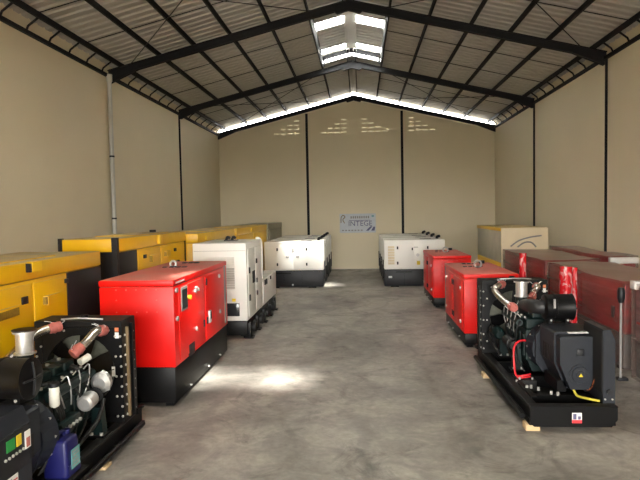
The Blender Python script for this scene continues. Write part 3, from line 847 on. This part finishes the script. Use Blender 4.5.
    # silver charging dynamo on the right side
    q = MB(); q.lathe((.86, 1.73, .73), (.86, 1.90, .745), [(0, .055), (.1, .075), (.85, .075), (1, .06)], 'cast', 18)
    q.lathe((.86, 1.90, .745), (.86, 1.96, .75), [(0, .075), (.4, .05), (1, .075)], 'charcoal', 16); q.build('charging_dynamo', eng, 40)
    q = MB(); q.lathe((.87, 2.02, .83), (.87, 2.13, .84), [(0, .06), (.3, .10), (.7, .10), (1, .07)], 'cast', 18)
    q.tube([(.87, 2.08, .93), (.93, 2.08, .88), (.92, 2.08, .76)], .03, 'cast'); q.build('pump_housing', eng, 40)
    # mounts
    for sd, x0 in ((-1, .16), (1, .72)):
        for y in ((1.35, 2.05) if sd < 0 else (2.05,)):
            q = MB(); q.box(x0, x0 + .16, y, y + .16, .29, .31, 'black'); q.prism([(x0 + .02, .31), (x0 + .14, .31), (x0 + .12, .58), (x0 + .04, .58)], 'y', y + .03, y + .13, 'engine')
            q.cyl((x0 + .03, y + .02, .31), (x0 + .03, y + .02, .335), .018, 'bolt', 8); q.cyl((x0 + .13, y + .02, .31), (x0 + .13, y + .02, .335), .018, 'bolt', 8)
            q.build('engine_mount', t)
    # filters
    for (x, y, z0, z1, r, n) in ((.81, 1.34, .84, 1.02, .042, 'fuel_filter'), (.775, 1.275, .57, .80, .044, 'oil_filter')):
        q = MB(); q.lathe((x, y, z0), (x, y, z1), [(0, .012), (.06, .014), (.07, r * .8), (.14, r), (.92, r), (1, r * .85)], 'ivory', 18)
        q.cyl((x, y, z1), (x, y, z1 + .035), r * 1.05, 'charcoal', 16); q.build(n, t, 40)
    q = MB(); q.tube([(.66, 1.9, 1.0), (.72, 1.82, 1.06), (.79, 1.80, 1.03)], .022, 'hose'); q.build('breather_hose', t, 40); MB().cyl((.72, 1.96, 1.06), (.76, 2.06, 1.09), .035, 'ivory', 14).build('pipe_sleeve', t, 40)
    # ---- radiator
    q = MB()
    cxr, czr, R, n = .46, .84, .37, 32
    bm = bmesh.new(); ring = []; sq = []
    for k in range(n):
        a = 2 * PI * k / n + PI / 4; c_, s_ = math.cos(a), math.sin(a)
        f = 1 / max(abs(c_), abs(s_))
        ring.append((cxr + R * c_, czr + R * s_)); sq.append((cxr + f * c_ * .43, czr + f * s_ * .48))
    for y, fl in ((yr, 0), (yr + .02, 1)):
        A = [bm.verts.new((x, y, z)) for x, z in ring]; Bq = [bm.verts.new((x, y, z)) for x, z in sq]
        for k in range(n):
            k2 = (k + 1) % n; fc = (A[k], A[k2], Bq[k2], Bq[k]); bm.faces.new(fc if fl else fc[::-1])
    bmesh.ops.recalc_face_normals(bm, faces=bm.faces[:]); q.bm(bm, 'black')
    q.lathe((cxr, yr, czr), (cxr, yr + .12, czr), [(0, R), (1, R)], 'black', n, cap=False)
    q.box(0.0, .90, yr + .20, yr + .22, .30, 1.33, 'black')
    q.cbox(-.02, .92, yr - .01, yr + .34, 1.29, 1.36, 'black', .01)
    for x0 in (-.02, .84):
        q.box(x0, x0 + .02, yr, yr + .34, .29, 1.30, 'black'); q.box(x0 + .06, x0 + .08, yr, yr + .34, .29, 1.30, 'black')
        q.box(x0, x0 + .08, yr - .008, yr + .012, .29, 1.30, 'black')
    q.box(-.04, .94, yr + .30, yr + .40, .27, .33, 'black')
    q.box(.0, .9, yr + .01, yr + .3, .29, .36, 'black')
    q.box(0.0, .9, yr, yr + .03, .30, .37, 'black')
    rad = q.build('radiator', t)
    zz = [.36 + .105 * k for k in range(9)]
    bolts(rad, 'y-', (.0,), zz[::2], yr - .008); bolts(rad, 'y-', (.05,), zz[1::3], yr - .008); bolts(rad, 'y-', (.85,), zz[::2], yr - .008); bolts(rad, 'y-', (.905,), zz, yr - .008)
    bolts(rad, 'y-', (.12, .30, .60, .78), (1.26,), yr)
    bolts(rad, 'x+', (yr + .06, yr + .27), zz, .92); bolts(rad, 'x-', (yr + .06, yr + .16), zz, -.02)
    MB().box(.03, .87, yr + .13, yr + .19, .40, 1.28, 'core').build('radiator_core', rad)
    q = MB(); q.box(.92, .945, yr + .09, yr + .12, .33, 1.28, 'brass'); q.box(.92, .945, yr + .20, yr + .235, .30, 1.30, 'black'); q.build('side_rib', rad)
    q = MB(); q.box(-.045, -.02, yr + .09, yr + .12, .33, 1.28, 'black'); q.build('side_rib', rad)
    q = MB(); q.box(.85, .89, yr - .012, yr - .008, 1.18, 1.24, 'labelw'); q.box(.85, .89, yr - .012, yr - .008, 1.25, 1.29, 'copper'); q.build('radiator_sticker', rad); MB().box(.80, .835, yr - .006, yr, .78, .88, 'labelw').build('radiator_sticker', rad)
    q = MB(); q.cyl((.45, yr + .15, 1.36), (.45, yr + .15, 1.40), .04, 'black', 14); q.tube([(.25, yr + .05, 1.37), (.45, yr + .02, 1.385), (.7, yr + .05, 1.37)], .010, 'cast'); q.build('filler_cap', rad, 40)
    q = MB()
    for k in range(6):
        a = 2 * PI * k / 6 + .3
        d = Vector((math.cos(a), 0, math.sin(a))); p = Vector((-math.sin(a), 0, math.cos(a)))
        c0 = Vector((cxr, yr + .03, czr))
        vs = []
        for rr, w in ((.07, .05), (.22, .085), (.355, .10)):
            for sgn in (-1, 1):
                for dy in (-.004, .004): vs.append(c0 + d * rr + p * (w * sgn) + Vector((0, sgn * .035 + dy, 0)))
        fs = []
        for i in (0, 4):
            fs += [(i, i + 2, i + 6, i + 4), (i + 1, i + 5, i + 7, i + 3), (i, i + 4, i + 5, i + 1), (i + 2, i + 3, i + 7, i + 6)]
        fs += [(0, 1, 3, 2), (8, 10, 11, 9)]
        q.add(vs, fs, 'black')
    q.cyl((cxr, yr - .26, czr), (cxr, yr + .07, czr), .06, 'black', 18); q.cyl((cxr, yr - .28, czr), (cxr, yr - .22, czr), .13, 'black', 20)
    q.build('cooling_fan', t, 30)
    # ---- exhaust and air
    q = MB(); nx, ny = .37, 1.66
    q.lathe((nx, ny, 1.22), (nx, ny, 1.43), [(0, .095), (.06, .095), (.07, .075), (.90, .075), (.91, .10), (1, .10)], 'cast', 24)
    neck = q.build('exhaust_neck', t, 40)
    MB().cyl((nx, ny, 1.43), (nx, ny, 1.442), .105, 'brown', 24).build('neck_cover', neck, 40)
    q = MB(); q.tube([(nx, ny, 1.22), (nx, ny, 1.16), (nx + .06, ny - .02, 1.08), (nx + .10, ny, 1.0)], .075, 'engine', n=14); q.build('turbocharger', t, 50)
    q = MB(); q.tube([(nx + .01, 1.58, 1.10), (nx, 1.40, 1.14), (.36, 1.18, 1.17), (.39, 1.07, 1.18), (.47, 1.04, 1.18)], .088, 'hose', n=16)
    q.build('intake_hose', t, 50)
    q = MB(); ax = Vector((.46, 1.04, 1.18)); bx = Vector((.81, 1.04, 1.18))
    q.lathe(ax, bx, [(0, .13), (.03, .155), (.30, .155), (.31, .165), (.36, .165), (.37, .158), (.94, .158), (.97, .165), (.985, .15), (1, .06)], 'black', 32)
    af = q.build('air_filter', t, 35)
    q = MB(); q.tube([(.815, 1.04, 1.05), (.83, 1.04, 1.18), (.815, 1.04, 1.31)], .010, 'charcoal', n=6)
    q.tube([(.815, .92, 1.18), (.83, 1.04, 1.18), (.815, 1.16, 1.18)], .010, 'charcoal', n=6)
    q.build('filter_clips', af, 50); MB().box(.53, .555, .868, .885, 1.19, 1.30, 'labelg').build('filter_label', af)
    q = MB()
    for x in (.50, .70): q.box(x, x + .05, .96, 1.12, .98, 1.05, 'black'); q.cyl((x + .025, .95, 1.03), (x + .025, .94, 1.03), .012, 'bolt', 8)
    q.box(.48, .78, .98, 1.10, .96, .99, 'black'); q.build('filter_bracket', t)
    q = MB(); q.tube([(.52, 1.22, 1.03), (.60, 1.35, 1.0), (.70, 1.55, .98)], .03, 'rubber', n=8); q.build('vent_hose', t, 50)
    # silver charge-air pipes, ends bound in pink tape
    for pts, i in (([(.26, yr - .04, 1.31), (.16, yr - .16, 1.29), (.12, 2.10, 1.24), (.15, 1.80, 1.16), (.20, 1.42, 1.11)], 0),
                   ([(.74, yr - .04, 1.27), (.72, yr - .16, 1.28), (.68, 2.16, 1.20), (.62, 2.06, 1.13)], 1)):
        q = MB(); q.tube(pts, .045, 'foil', n=14, sub=6); p = q.build('charge_air_pipe', t, 50)
        for (a, b) in ((0, 1), (-1, -2)):
            A_, B_ = Vector(pts[a]), Vector(pts[b]); d = (B_ - A_).normalized()
            q = MB(); q.lathe(A_ - d * .03, A_ + d * .09, [(0, .05), (.2, .058), (.4, .052), (.6, .06), (.8, .052), (1, .048)], 'pink', 16)
            for k in range(4):
                w = random.random() * 6; v = Vector((math.cos(w), math.sin(w), .8)) * .06
                q.tube([A_ + d * .03, A_ + v, A_ + v * 1.5 + d * .04], .003, 'labelw', n=5)
            q.build('pink_wrap', p, 50)
    # ---- wiring
    q = MB(); q.tube([(.30, 1.22, .72), (.20, 1.18, .72), (.13, 1.14, .64), (.12, 1.08, .42), (.13, 1.02, .325), (.22, 1.0, .335), (.30, 1.02, .345)], .013, 'redcable', n=8)
    q.tube([(.13, 1.0, .31), (.21, .98, .315), (.29, 1.0, .32)], .012, 'redcable', n=8); q.cyl((.34, 1.16, .66), (.36, 1.14, .65), .025, 'redcable', 10)
    q.build('battery_cable', t, 50)
    q = MB(); q.cbox(.11, .34, .90, 1.15, .105, .30, 'rubber', .01)
    for x in (.15, .30): q.cyl((x, .95, .30), (x, .95, .325), .014, 'cast', 10)
    q.build('battery', t, 30)
    q = MB(); q.tube([(.60, .42, .34), (.62, .36, .29), (.68, .22, .305), (.76, .12, .315)], .014, 'yellowtube', n=8); q.build('drain_tube', t, 50)
    q = MB(); q.tube([(.78, .5, .32), (.80, .42, .36), (.79, .34, .45), (.80, .3, .52)], .012, 'copper', n=8); q.build('earth_wire', t, 50)
    for k in range(7):
        a = random.uniform(1.25, 2.1); x = random.choice((.25, .77)); sg = -1 if x < .5 else 1
        q = MB(); q.tube([(x, a, .95), (x + sg * .05, a + .05, .80), (x + sg * .02, a + .12, .66), (x + sg * .06, a - .1, .5), (x, a - .2, .36)], .009, 'rubber', n=6); q.build('engine_cable', t, 50)
    for pts, rr in (([(.82, 2.2, .62), (.86, 2.0, .5), (.82, 1.8, .40), (.8, 1.55, .34)], .022), ([(.06, 2.3, .6), (.05, 2.0, .52), (.12, 1.8, .40)], .022), ([(.12, yr - .08, .7), (.08, 2.15, .66), (.14, 2.02, .66)], .035)):
        q = MB(); q.tube(pts, rr, 'rubber', n=10); q.build('coolant_hose', t, 50)
    q = MB()
    for (x, y, z) in ((.14, .62, .31), (.20, .66, .30), (.26, .58, .30), (.10, .90, .29), (.36, .44, .30), (.42, .40, .30)): q.cyl((x, y, z - .02), (x, y, z + .02), .016, 'bolt', 8)
    q.box(.10, .16, .30, .9, .285, .30, 'black'); q.build('floor_bolts', t)
    # ---- control cabinet
    cx0, cx1, ya, yb, zt = cab
    q = MB(); q.prism([(cx0, .29), (cx1, .29), (cx1, zt - .12), (cx1 - .05, zt), (cx0, zt)], 'y', ya, yb, 'navy')
    q.box(cx0 - .006, cx0, ya + .02, yb, .40, zt - .02, 'rubber')
    cab_o = q.build('control_cabinet', t)
    q = MB(); q.cbox(cx1 - .002, cx1 + .008, ya + .03, yb - .03, zt - .42, zt - .13, 'charcoal', .006); pnl = q.build('control_panel', cab_o, 30)
    L = yb - ya
    f = lambda u: ya + u * L
    X0, X1 = cx1 + .008, cx1 + .014
    MB().box(X0, X1, f(.45), f(.62), zt - .24, zt - .16, 'lcd').build('green_display', pnl)
    MB().box(X0, X1, f(.66), f(.76), zt - .24, zt - .16, 'labely').build('yellow_label', pnl)
    q = MB(); q.box(X0, X1, f(.84), f(.96), zt - .30, zt - .17, 'labelw'); q.box(X1, X1 + .002, f(.86), f(.94), zt - .29, zt - .22, 'pink'); q.build('red_white_label', pnl)
    q = MB()
    for k in range(6): q.cyl((X0, f(.42 + .075 * k), zt - .285), (X1 + .004, f(.42 + .075 * k), zt - .285), .011, 'bolt', 10)
    q.build('push_buttons', pnl, 40)
    q = MB(); q.box(cx1, cx1 + .004, f(.42), f(.68), zt - .52, zt - .43, 'labelw'); q.box(cx1 + .004, cx1 + .006, f(.44), f(.48), zt - .505, zt - .445, 'ink'); q.box(cx1 + .004, cx1 + .006, f(.44), f(.54), zt - .455, zt - .445, 'ink')
    for k in range(2): q.box(cx1 + .004, cx1 + .006, f(.56), f(.66), zt - .47 - .025 * k, zt - .46 - .025 * k, 'labelr')
    q.build('maker_label', cab_o)
    q = MB(); q.cyl(((cx0 + cx1) / 2, ya, .42), ((cx0 + cx1) / 2, ya - .02, .42), .03, 'charcoal', 14)
    for x in (cx0 + .02, cx1 - .03): q.cyl((x, ya, .34), (x, ya - .01, .34), .01, 'bolt', 8)
    q.build('cable_gland', cab_o, 40)
    return t
K = open_set('open-frame black generator on the right, its blunt grey alternator end nearest', (1.78, 6.06, 0), (.79, .915, .10, .62, 1.09), 2.30)
A = open_set('open-frame black generator at the left front corner, showing its green display panel', (-3.40, 3.16, -.04), (.76, .905, .28, .83, 1.04), 2.46)
# wooden blocks under the skids
for (x, y, w, lab) in ((1.78, 6.12, .12, 'wooden block under the near left corner of the right open engine skid'),
                       (1.74, 8.05, .12, 'wooden block halfway along the left skid rail of the right open engine'),
                       (2.60, 6.3, .1, 'wooden block under the near right corner of the right open engine skid'),
                       (2.56, 8.7, .1, 'wooden block under the far right end of the right open engine skid'),
                       (-2.56, 5.06, .12, 'wooden block under the right skid rail of the left front open engine'),
                       (-2.56, 3.4, .1, 'wooden block under the nearest right end of the left open engine skid'),
                       (-3.38, 3.4, .1, 'wooden block under the nearest left end of the left open engine skid'),
                       (-3.38, 5.9, .1, 'wooden block under the far left end of the left open engine skid')):
    q = MB(); q.cbox(-.03, w, 0, .14, 0, .07 if x > 0 else .03, 'wood', .004)
    tag(q.build('wooden_block', None, 30, (x, y, 0)), lab, 'block', 'wooden blocks under the skids')
# blue jerrycan on the left skid
j = thing('jerrycan', 'blue plastic jerrycan with pale printed label beside the left open engine', 'jerrycan', (-2.515, 4.45, .252))
q = MB()
bm = bmesh.new(); bmesh.ops.create_cube(bm, size=1)
for v in bm.verts: v.co = Vector((v.co.x * .22, v.co.y * .24, .16 + v.co.z * .32))
bmesh.ops.bevel(bm, geom=bm.edges[:], offset=.035, segments=4, affect='EDGES', profile=.5)
for v in bm.verts:
    if v.co.z > .26: v.co.x *= .86; v.co.y *= .88
q.bm(bm, 'blue'); q.box(-.11, .11, -.10, .10, .105, .112, 'blue'); body = q.build('can_body', j, 50)
q = MB(); q.tube([(0, -.085, .31), (0, -.08, .355), (0, -.02, .365), (0, .03, .355), (0, .04, .31)], .016, 'blue', n=10); q.build('can_handle', j, 50)
q = MB(); q.cyl((0, .08, .30), (0, .08, .355), .03, 'blue', 16); q.build('can_cap', j, 40)
q = MB(); q.box(.1095, .1135, -.06, .075, .07, .23, 'teal')
for k in range(5): q.box(.1135, .115, -.05 + .01 * (k % 2), .06 - .015 * (k % 3), .09 + k * .028, .102 + k * .028, 'labelg')
q.build('can_label', j)

# ------------------------------------------------------------------ light, sky, camera
w = bpy.data.worlds.new('hazy_sky'); S.world = w; w.use_nodes = True
bg = w.node_tree.nodes['Background']; bg.inputs[1].default_value = 5.0
_nt = w.node_tree; _tc = N(_nt, 'ShaderNodeTexCoord'); _sp = N(_nt, 'ShaderNodeSeparateXYZ'); _nt.links.new(_tc.outputs['Generated'], _sp.inputs[0])
_rp = N(_nt, 'ShaderNodeValToRGB'); _mr = N(_nt, 'ShaderNodeMapRange'); _mr.inputs[1].default_value = -1; _nt.links.new(_sp.outputs['Z'], _mr.inputs[0]); _nt.links.new(_mr.outputs[0], _rp.inputs[0])
_rp.color_ramp.elements[0].position = .485; _rp.color_ramp.elements[0].color = (.16, .145, .12, 1)      # ground beyond the building
_rp.color_ramp.elements[1].position = .51; _rp.color_ramp.elements[1].color = (1.0, .975, .93, 1)       # hazy sky
_nt.links.new(_rp.outputs[0], bg.inputs[0])
sl = bpy.data.lights.new('sun', 'SUN'); sl.energy = 28; sl.angle = math.radians(6.0); sl.color = (1, .95, .86)
so = bpy.data.objects.new('sun', sl); COL.objects.link(so)
so.rotation_euler = Vector((-1.62, 3.05, -7.4)).to_track_quat('-Z', 'Y').to_euler()
pl = bpy.data.lights.new('gateway_portal', 'AREA'); pl.shape = 'RECTANGLE'; pl.size = 8.8; pl.size_y = 4.6; pl.cycles.is_portal = True
po = bpy.data.objects.new('gateway_portal', pl); COL.objects.link(po); po.location = (-.2, Y0 + .2, 2.3); po.rotation_euler = (PI / 2, 0, 0)

yaw, pitch, roll = .072, .0488, .019
f = Vector((-math.sin(yaw) * math.cos(pitch), math.cos(yaw) * math.cos(pitch), -math.sin(pitch)))
r = Vector((math.cos(yaw), math.sin(yaw), 0)); u = r.cross(f)
r2 = math.cos(roll) * r - math.sin(roll) * u; u2 = math.sin(roll) * r + math.cos(roll) * u
cam = bpy.data.cameras.new('camera'); cam.sensor_width = 36; cam.lens = 563.7 / 640 * 36; cam.clip_start = .05
co = bpy.data.objects.new('camera', cam); COL.objects.link(co)
m = Matrix((r2, u2, -f)).transposed().to_4x4(); m.translation = Vector((0, 0, 2.4)); co.matrix_world = m
S.camera = co
S.view_settings.view_transform = 'Standard'; S.view_settings.look = 'None'
S.view_settings.gamma = 1; S.view_settings.exposure = 2.28
S.cycles.max_bounces = 10; S.cycles.diffuse_bounces = 6; S.cycles.transparent_max_bounces = 12
